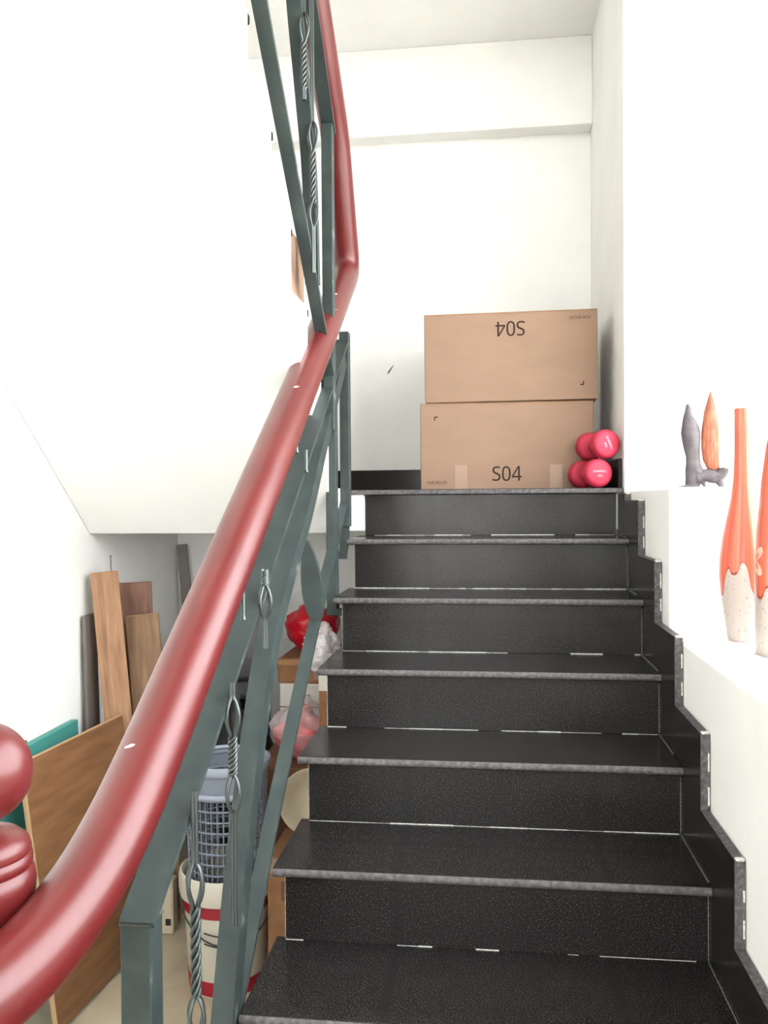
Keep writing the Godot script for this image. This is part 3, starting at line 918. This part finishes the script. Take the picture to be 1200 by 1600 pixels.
func build_sill_things() -> void:
	# vases on the window sill
	var v1 := thing("vase", "slender orange vase with crackled white foot and thin straight neck", "vase", Vector3(0.6375, 1.13, -2.27), "vases on the sill")
	var pr1 := [Vector2(0.0, 0.0), Vector2(0.034, 0.0), Vector2(0.0375, 0.006), Vector2(0.045, 0.05), Vector2(0.053, 0.11), Vector2(0.0575, 0.165), Vector2(0.056, 0.21), Vector2(0.049, 0.26), Vector2(0.038, 0.315), Vector2(0.028, 0.365), Vector2(0.0225, 0.41), Vector2(0.0205, 0.46), Vector2(0.020, 0.52), Vector2(0.0205, 0.583), Vector2(0.019, 0.585), Vector2(0.0165, 0.583), Vector2(0.016, 0.50)]
	var b1 := part("body", lathe_mesh(pr1, 48), vase_material(5, 0.275, 0.075, false), v1)
	b1.rotation.y = 1.3
	var v2 := thing("vase", "large orange vase with crackled white foot and white flower outlines", "vase", Vector3(0.685, 1.13, -2.06), "vases on the sill")
	var pr2 := [Vector2(0.0, 0.0), Vector2(0.072, 0.0), Vector2(0.077, 0.006), Vector2(0.0785, 0.06), Vector2(0.0795, 0.13), Vector2(0.078, 0.20), Vector2(0.0735, 0.29), Vector2(0.066, 0.38), Vector2(0.056, 0.46), Vector2(0.045, 0.53), Vector2(0.038, 0.59), Vector2(0.036, 0.635), Vector2(0.034, 0.637), Vector2(0.031, 0.63), Vector2(0.031, 0.50)]
	var b2 := part("body", lathe_mesh(pr2, 56), vase_material(9, 0.27, 0.06, true), v2)
	b2.rotation.y = 0.6
	# carved figure with an upright leaf
	var f := thing("sculpture", "dark carved bird-like figure with upright brown wooden leaf on white block", "sculpture", Vector3(0.607, 1.52, -2.6))
	f.position.y = 1.5205
	f.rotation_degrees.y = -12
	var k := 0.000214
	var px := func(x: float, y: float) -> Vector3: return Vector3((x - 400) * k, (1480 - y) * k, 0)
	var secs := []
	for s in [[1480, 215, 400], [1440, 218, 420], [1350, 222, 500], [1250, 225, 470], [1150, 235, 430], [1050, 240, 412], [960, 212, 415], [850, 186, 424], [740, 176, 428], [650, 184, 412], [560, 200, 372], [500, 212, 330], [450, 222, 318], [400, 230, 314], [355, 240, 290], [340, 255, 270]]:
		var w: float = (s[2] - s[1]) / 2.0 * k
		secs.append([px.call((s[1] + s[2]) / 2.0, s[0]), w, min(w * 0.8, 0.022)])
	secs.reverse()
	part("figure", loft_mesh(secs, 24, 0.004, 3), M.bronze, f)
	part("tail", tube_mesh(spline([px.call(380, 1330), px.call(480, 1310), px.call(580, 1330), px.call(660, 1320), px.call(715, 1250), px.call(725, 1215)], 5), [0.028, 0.026, 0.022, 0.018, 0.018, 0.018, 0.019, 0.019, 0.02, 0.02, 0.02, 0.02, 0.019, 0.018, 0.017, 0.016, 0.016, 0.016, 0.016, 0.016, 0.015, 0.014, 0.013, 0.012, 0.009, 0.004], 14), M.bronze, f)
	part("foot", tube_mesh([px.call(640, 1330), px.call(660, 1400), px.call(685, 1440), px.call(690, 1478)], [0.014, 0.0125, 0.0095, 0.0085], 12), M.bronze, f)
	part("foot", tube_mesh([px.call(450, 1380), px.call(465, 1440), px.call(485, 1478)], [0.01, 0.0045, 0.004], 10), M.bronze, f)
	part("base_plate", extrude_mesh(PackedVector2Array([Vector2(-0.073, 0.0), Vector2(0.0, 0.0), Vector2(0.0, 0.012), Vector2(-0.03, 0.0095), Vector2(-0.073, 0.001)]), -0.018, 0.018, Vector3.RIGHT, Vector3.UP, Vector3.BACK), M.bronze, f)
	var ls := []
	for s in [[1262, 560, 640], [1220, 500, 662], [1100, 450, 674], [950, 432, 675], [800, 432, 672], [680, 440, 664], [550, 455, 648], [450, 468, 630], [380, 488, 612], [300, 512, 592], [220, 532, 574], [150, 549, 556]]:
		var w2: float = (s[2] - s[1]) / 2.0 * k
		ls.append([px.call((s[1] + s[2]) / 2.0, s[0]) + Vector3(0, 0, -0.004), w2, max(0.001, min(w2 * 0.55, 0.012))])
	part("leaf", loft_mesh(ls, 20, 0.003, 8), M.rosewood, f)

# a plank leaning from its foot to its head; face turned towards `face`
func plank(called: String, foot: Vector3, head: Vector3, w: float, t: float, face: Vector3, m: Material, edge: Material, label: String) -> void:
	var up := (head - foot).normalized()
	var n := (face - up * face.dot(up)).normalized()
	var r := up.cross(n)
	var o := thing(called, label, "plank", foot)
	o.transform = Transform3D(Basis(r, up, n), foot)
	var len := foot.distance_to(head)
	part("board", cbox(Vector3(w, len, t), 0.002), m, o, xf_at(0, len / 2, 0))
	part("sawn_edge", cbox(Vector3(0.0015, len - 0.004, t - 0.003), 0.0004), edge, o, xf_at(-w / 2 - 0.0005, len / 2, 0))  # the pale wood edge colour holds the light on this side
	part("end_grain", cbox(Vector3(w - 0.004, 0.0015, t - 0.003), 0.0004), edge, o, xf_at(0, len + 0.0005, 0))

func build_timber() -> void:
	plank("plank", Vector3(-1.215, 0.006, -2.86), Vector3(-1.33, 1.248, -2.87), 0.092, 0.022, Vector3(0.42, 0, 0.9), M.wood_light, M.wood_edge_lit, "pale knotty plank leaning on the left wall, tallest of the timber")
	plank("plank", Vector3(-1.262, 0.006, -3.06), Vector3(-1.318, 1.19, -3.09), 0.13, 0.012, Vector3(0.25, 0, 0.95), M.wood_dark, M.wood_dark, "dull brown plywood strip leaning behind the tallest pale plank")
	plank("plank", Vector3(-1.135, 0.006, -2.93), Vector3(-1.262, 1.078, -3.035), 0.115, 0.022, Vector3(0.30, 0, 0.95), M.wood_mid, M.wood_edge_lit, "shorter tan plank leaning farthest right, half hidden by the handrail")
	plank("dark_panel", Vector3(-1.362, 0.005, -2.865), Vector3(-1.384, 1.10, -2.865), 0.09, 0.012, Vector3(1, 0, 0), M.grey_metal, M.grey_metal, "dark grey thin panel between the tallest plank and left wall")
	# large finger-jointed board
	var b1 := Vector3(-1.194, 0.0, -2.26)
	var along := Vector3(0.05, 0, -0.575).normalized()
	var up := Vector3(-0.10, 0.748, -0.03)
	up = (up - along * up.dot(along)).normalized()
	var n := up.cross(along) * -1.0
	if n.x < 0: n = -n
	var bo := thing("wood_board", "large finger-jointed brown wood board leaning against the teal panel", "board", b1)
	# local x: board normal, y: up the board, z: back towards the viewer
	bo.transform = Transform3D(Basis(n, up, n.cross(up)), b1 + Vector3(0, 0.012, 0))
	var L := 0.555
	var H := 0.757
	part("panel", cbox(Vector3(0.018, H, L), 0.002), M.board, bo, xf_at(-0.009, H / 2, -L / 2))
	part("front_edge", cbox(Vector3(0.016, H - 0.004, 0.0015), 0.0004), M.wood_edge_lit, bo, xf_at(-0.009, H / 2, 0.0005))
	part("top_edge", cbox(Vector3(0.016, 0.0015, L - 0.004), 0.0004), M.wood_edge_lit, bo, xf_at(-0.009, H + 0.0005, -L / 2))
	# teal panel against the wall
	var tp := thing("teal_panel", "teal painted panel standing against the white wall behind the wood board", "panel", Vector3(WALL_L + 0.03, 0, -2.2))
	part("sheet", cbox(Vector3(0.025, 0.765, 1.08), 0.002), M.teal_panel, tp, xf_rot(Vector3(0, 0.3825, 0), Vector3(0, 0, 1.5)))
	part("shade_strip", cbox(Vector3(0.006, 0.008, 0.72), 0.001), M.green_bin, tp, xf_rot(Vector3(-0.024, 0.768, 0.1), Vector3(0, 0, 0)))  # dark strip painted in for the shade in the gap behind the panel
	# steel bar in the far corner
	plank("metal_bar", Vector3(-1.20, 0.006, -3.60), Vector3(-1.36, 1.30, -3.72), 0.045, 0.02, Vector3(0.2, 0, 1), M.grey_metal, M.bare, "grey metal bar leaning in the far corner under the landing")
	single("nail", tube_mesh([Vector3(0, 0, 0), Vector3(0, 0.05, 0.004), Vector3(0.001, 0.056, 0.004)], [0.0022, 0.0022, 0.004], 6), M.grey_metal, xf_at(-1.305, 1.25, -2.871), "thin nail sticking up from the top of the tallest plank", "nail")

func carton(label: String, lo: Vector3, hi: Vector3, m: Material, yaw := 0.0) -> Node3D:
	var b := thing("carton", label, "box", Vector3((lo.x + hi.x) / 2, lo.y, (lo.z + hi.z) / 2))
	b.rotation_degrees.y = yaw
	var s := hi - lo
	part("carton_body", cbox(s, 0.003), m, b, xf_at(0, s.y / 2, 0))
	return b

func build_clutter() -> void:
	# bucket
	var bk := thing("bucket", "white plastic paint bucket with two dark red bands holding a basket", "bucket", Vector3(-0.815, 0, -2.60))
	bk.scale = Vector3(0.92, 1.0, 0.92)
	var wall := [Vector2(0.0, 0.0), Vector2(0.124, 0.0), Vector2(0.128, 0.004), Vector2(0.142, 0.268), Vector2(0.1435, 0.285), Vector2(0.156, 0.287), Vector2(0.160, 0.30), Vector2(0.160, 0.345), Vector2(0.157, 0.358), Vector2(0.150, 0.361), Vector2(0.146, 0.356), Vector2(0.138, 0.25), Vector2(0.124, 0.01), Vector2(0.0, 0.008)]
	part("body", lathe_mesh(wall, 48), M.bucket, bk)
	part("red_band", lathe_mesh([Vector2(0.1425, 0.246), Vector2(0.1438, 0.2465), Vector2(0.1456, 0.2815), Vector2(0.1436, 0.282)], 48), M.bucket_red, bk)
	part("red_band", lathe_mesh([Vector2(0.1285, 0.008), Vector2(0.1296, 0.0085), Vector2(0.1322, 0.052), Vector2(0.131, 0.0525)], 48), M.bucket_red, bk)
	var hp := []
	for i in 19:
		var a := PI * i / 18
		hp.append(Vector3(cos(a) * 0.158, 0.31 - sin(a) * 0.135, 0.02 + sin(a) * 0.142))
	part("wire_handle", tube_mesh(hp, [0.0028], 8), M.black_wire, bk, Transform3D(Basis(Vector3.UP, 0.35), Vector3.ZERO))
	for q in [[0.172, 0.03], [0.205, 0.045]]:
		var mp := []
		for i in 9:
			var a: float = PI / 2 + 0.25 - i * 0.09
			mp.append(Vector3(cos(a) * (0.1315 + q[0] * 0.054 + 0.001), q[0] - 0.002 * i, sin(a) * (0.1315 + q[0] * 0.054 + 0.001)))
		part("marker_line", tube_mesh(mp, [0.0022], 6), M.black_wire, bk)
	# basket
	var bs := thing("laundry_basket", "blue-grey perforated plastic basket standing inside the white bucket", "basket", Vector3(-0.815, 0.05, -2.60))
	bs.scale = Vector3(0.9, 1.0, 0.9)
	var rad := func(y: float) -> float: return 0.113 + 0.045 * y
	var lat := new_st()
	var ys := []
	for i in 18: ys.append(0.03 + i * 0.0323)
	for y in ys:
		var ring := []
		for i in 49:
			var a := TAU * i / 48
			ring.append(Vector3(cos(a) * rad.call(y), y, sin(a) * rad.call(y)))
		add_tube(lat, ring, [0.0034], 5)
	for i in 42:
		var a := TAU * i / 42
		add_tube(lat, [Vector3(cos(a) * rad.call(0.03), 0.03, sin(a) * rad.call(0.03)), Vector3(cos(a) * rad.call(0.58), 0.58, sin(a) * rad.call(0.58))], [0.0028], 5)
	part("lattice", lat.commit(), M.basket, bs)
	part("floor_disc", lathe_mesh([Vector2(0.0, 0.0), Vector2(0.112, 0.0), Vector2(0.116, 0.03), Vector2(0.108, 0.03), Vector2(0.105, 0.006), Vector2(0.0, 0.006)], 40), M.basket, bs)
	part("solid_band", lathe_mesh([Vector2(0.1385, 0.56), Vector2(0.1425, 0.56), Vector2(0.144, 0.625), Vector2(0.140, 0.625)], 48), M.basket, bs)
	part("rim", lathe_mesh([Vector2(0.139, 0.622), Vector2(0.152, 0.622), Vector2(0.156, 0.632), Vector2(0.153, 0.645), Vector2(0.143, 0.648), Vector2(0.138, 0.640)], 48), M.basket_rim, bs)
	var grip := []
	for i in 9:
		var a := PI / 2 - 0.45 + i * 0.9 / 8
		grip.append(Vector3(cos(a) * 0.150, 0.56 , sin(a) * 0.150))
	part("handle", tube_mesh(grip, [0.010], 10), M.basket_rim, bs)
	# bin and small cream box behind the bucket
	var gb := thing("storage_bin", "dark green bin standing on the floor behind the white bucket", "bin", Vector3(-0.985, 0, -2.945))
	gb.scale = Vector3(0.8, 0.95, 0.8)
	part("body", lathe_mesh([Vector2(0.0, 0.0), Vector2(0.085, 0.0), Vector2(0.09, 0.006), Vector2(0.105, 0.37), Vector2(0.112, 0.372), Vector2(0.112, 0.385), Vector2(0.101, 0.386), Vector2(0.085, 0.02), Vector2(0.0, 0.02)], 32), M.green_bin, gb)
	var cb := thing("cream_case", "small cream plastic case on the floor left of the bin", "case", Vector3(-1.16, 0, -3.12))
	cb.position = Vector3(-1.115, 0, -2.868)
	part("shell", cbox(Vector3(0.06, 0.19, 0.05), 0.006), M.cream, cb, xf_at(0, 0.095, 0))
	part("latch", cbox(Vector3(0.018, 0.022, 0.006), 0.001), M.black_wire, cb, xf_at(0.014, 0.045, 0.0265))
	# cartons and bags beside the stairs
	var ca := carton("brown carton on the floor beside the second step, taped on top", Vector3(-0.66, 0, -2.735), Vector3(-0.485, 0.43, -2.50), M.card_old)
	part("tape_strip", cbox(Vector3(0.175, 0.045, 0.002), 0.0004), M.tape, ca, xf_at(0, 0.405, 0.1185))
	part("handle_slot", cbox(Vector3(0.022, 0.06, 0.002), 0.0004), M.card_dark, ca, xf_at(-0.035, 0.33, 0.118))
	var cd := carton("dark brown carton under the pink plastic bag beside the stairs", Vector3(-0.80, 0, -3.21), Vector3(-0.55, 0.585, -2.845), M.card_dark)
	part("flap", cbox(Vector3(0.24, 0.003, 0.17), 0.001), M.card_dark, cd, xf_rot(Vector3(0, 0.587, 0.09), Vector3(0.3, 0, 0)))
	var we2 := carton("white carton beneath the brown taped carton under the landing", Vector3(-0.80, 0.0, -3.6), Vector3(-0.60, 0.79, -3.24), M.white_box)
	part("lid_line", cbox(Vector3(0.202, 0.004, 0.362), 0.001), M.grey_bag, we2, xf_at(0, 0.70, 0))
	var cu := carton("brown taped carton with a red bag on it under the landing", Vector3(-0.805, 0.791, -3.6), Vector3(-0.60, 0.885, -3.24), M.card_old)
	part("tape_strip", cbox(Vector3(0.05, 0.06, 0.002), 0.0004), M.tape, cu, xf_at(0.06, 0.045, 0.181))
	part("tape_strip", cbox(Vector3(0.205, 0.02, 0.002), 0.0004), M.tape_brown, cu, xf_at(0, 0.08, 0.1808))
	var rb := thing("red_bag", "bright red plastic bag on the brown taped carton", "bag", Vector3(-0.70, 0.886, -3.40))
	part("sack", sack_mesh(Vector3(0.20, 0.21, 0.20), 0.02, 9.0, 71, 0.5), M.red_bag, rb)
	part("knot", sack_mesh(Vector3(0.05, 0.05, 0.05), 0.01, 22.0, 72, 0.6), M.red_bag, rb, xf_at(0.01, 0.19, 0))
	part("label", cbox(Vector3(0.03, 0.055, 0.002), 0.0004), M.pink_bag, rb, xf_rot(Vector3(0.06, 0.10, 0.098), Vector3(-10, 25, 0)))
	var pb := thing("pink_bag", "translucent plastic bag with pinkish red contents on dark brown carton", "bag", Vector3(-0.645, 0.592, -2.96))
	part("contents", sack_mesh(Vector3(0.19, 0.17, 0.17), 0.02, 8.0, 73, 0.7), M.pink_bag, pb)
	part("film", sack_mesh(Vector3(0.215, 0.215, 0.19), 0.02, 9.0, 74, 0.3), M.haze_bag, pb)
	var cl := thing("clear_bag", "crumpled clear plastic bag tucked between the post and the fourth step", "bag", Vector3(-0.545, 0.932, -2.79))
	part("film", sack_mesh(Vector3(0.10, 0.15, 0.08), 0.022, 16.0, 75, 0.5, true), M.clear_bag, cl)
	part("wad", sack_mesh(Vector3(0.07, 0.11, 0.05), 0.02, 18.0, 76, 0.5, true), M.white_box, cl)
	var sh := carton("narrow upright brown carton against the stairs with clear bag on top", Vector3(-0.548, 0, -2.835), Vector3(-0.486, 0.93, -2.745), M.card_old)
	part("tape_strip", cbox(Vector3(0.063, 0.05, 0.002), 0.0004), M.white_box, sh, xf_at(0, 0.90, 0.0455))
	var bw := thing("cream_bowl", "cream plastic bowl standing on edge against the dark carton", "bowl", Vector3(-0.562, 0.431, -2.69))
	part("shell", lathe_mesh([Vector2(0.0, -0.035), Vector2(0.045, -0.034), Vector2(0.075, -0.018), Vector2(0.098, 0.012), Vector2(0.104, 0.014), Vector2(0.104, 0.018), Vector2(0.096, 0.017), Vector2(0.072, -0.012), Vector2(0.043, -0.028), Vector2(0.0, -0.029)], 40), M.cream, bw, xf_rot(Vector3(0, 0.1045, 0), Vector3(80, 8, 0)))
	var bp := thing("black_backpack", "black backpack with a blue side pocket standing behind the basket", "backpack", Vector3(-0.955, 0, -3.24))
	part("sack", sack_mesh(Vector3(0.26, 0.80, 0.22), 0.02, 5.0, 78, 0.9), M.black_bag, bp)
	part("strap", tube_mesh(spline([Vector3(0.05, 0.76, 0.08), Vector3(0.07, 0.6, 0.12), Vector3(0.06, 0.3, 0.125)], 6), [0.012], 8, 0.4), M.black_bag, bp)
	part("side_pocket", cbox(Vector3(0.035, 0.16, 0.05), 0.01), M.blue, bp, xf_rot(Vector3(0.112, 0.68, 0.055), Vector3(0, 0, -3)))
	var gy := thing("grey_bag", "dark grey cloth bag resting on the black backpack under the landing", "bag", Vector3(-0.93, 0.815, -3.24))
	part("sack", sack_mesh(Vector3(0.22, 0.29, 0.19), 0.02, 7.0, 77, 0.6), M.grey_bag, gy)
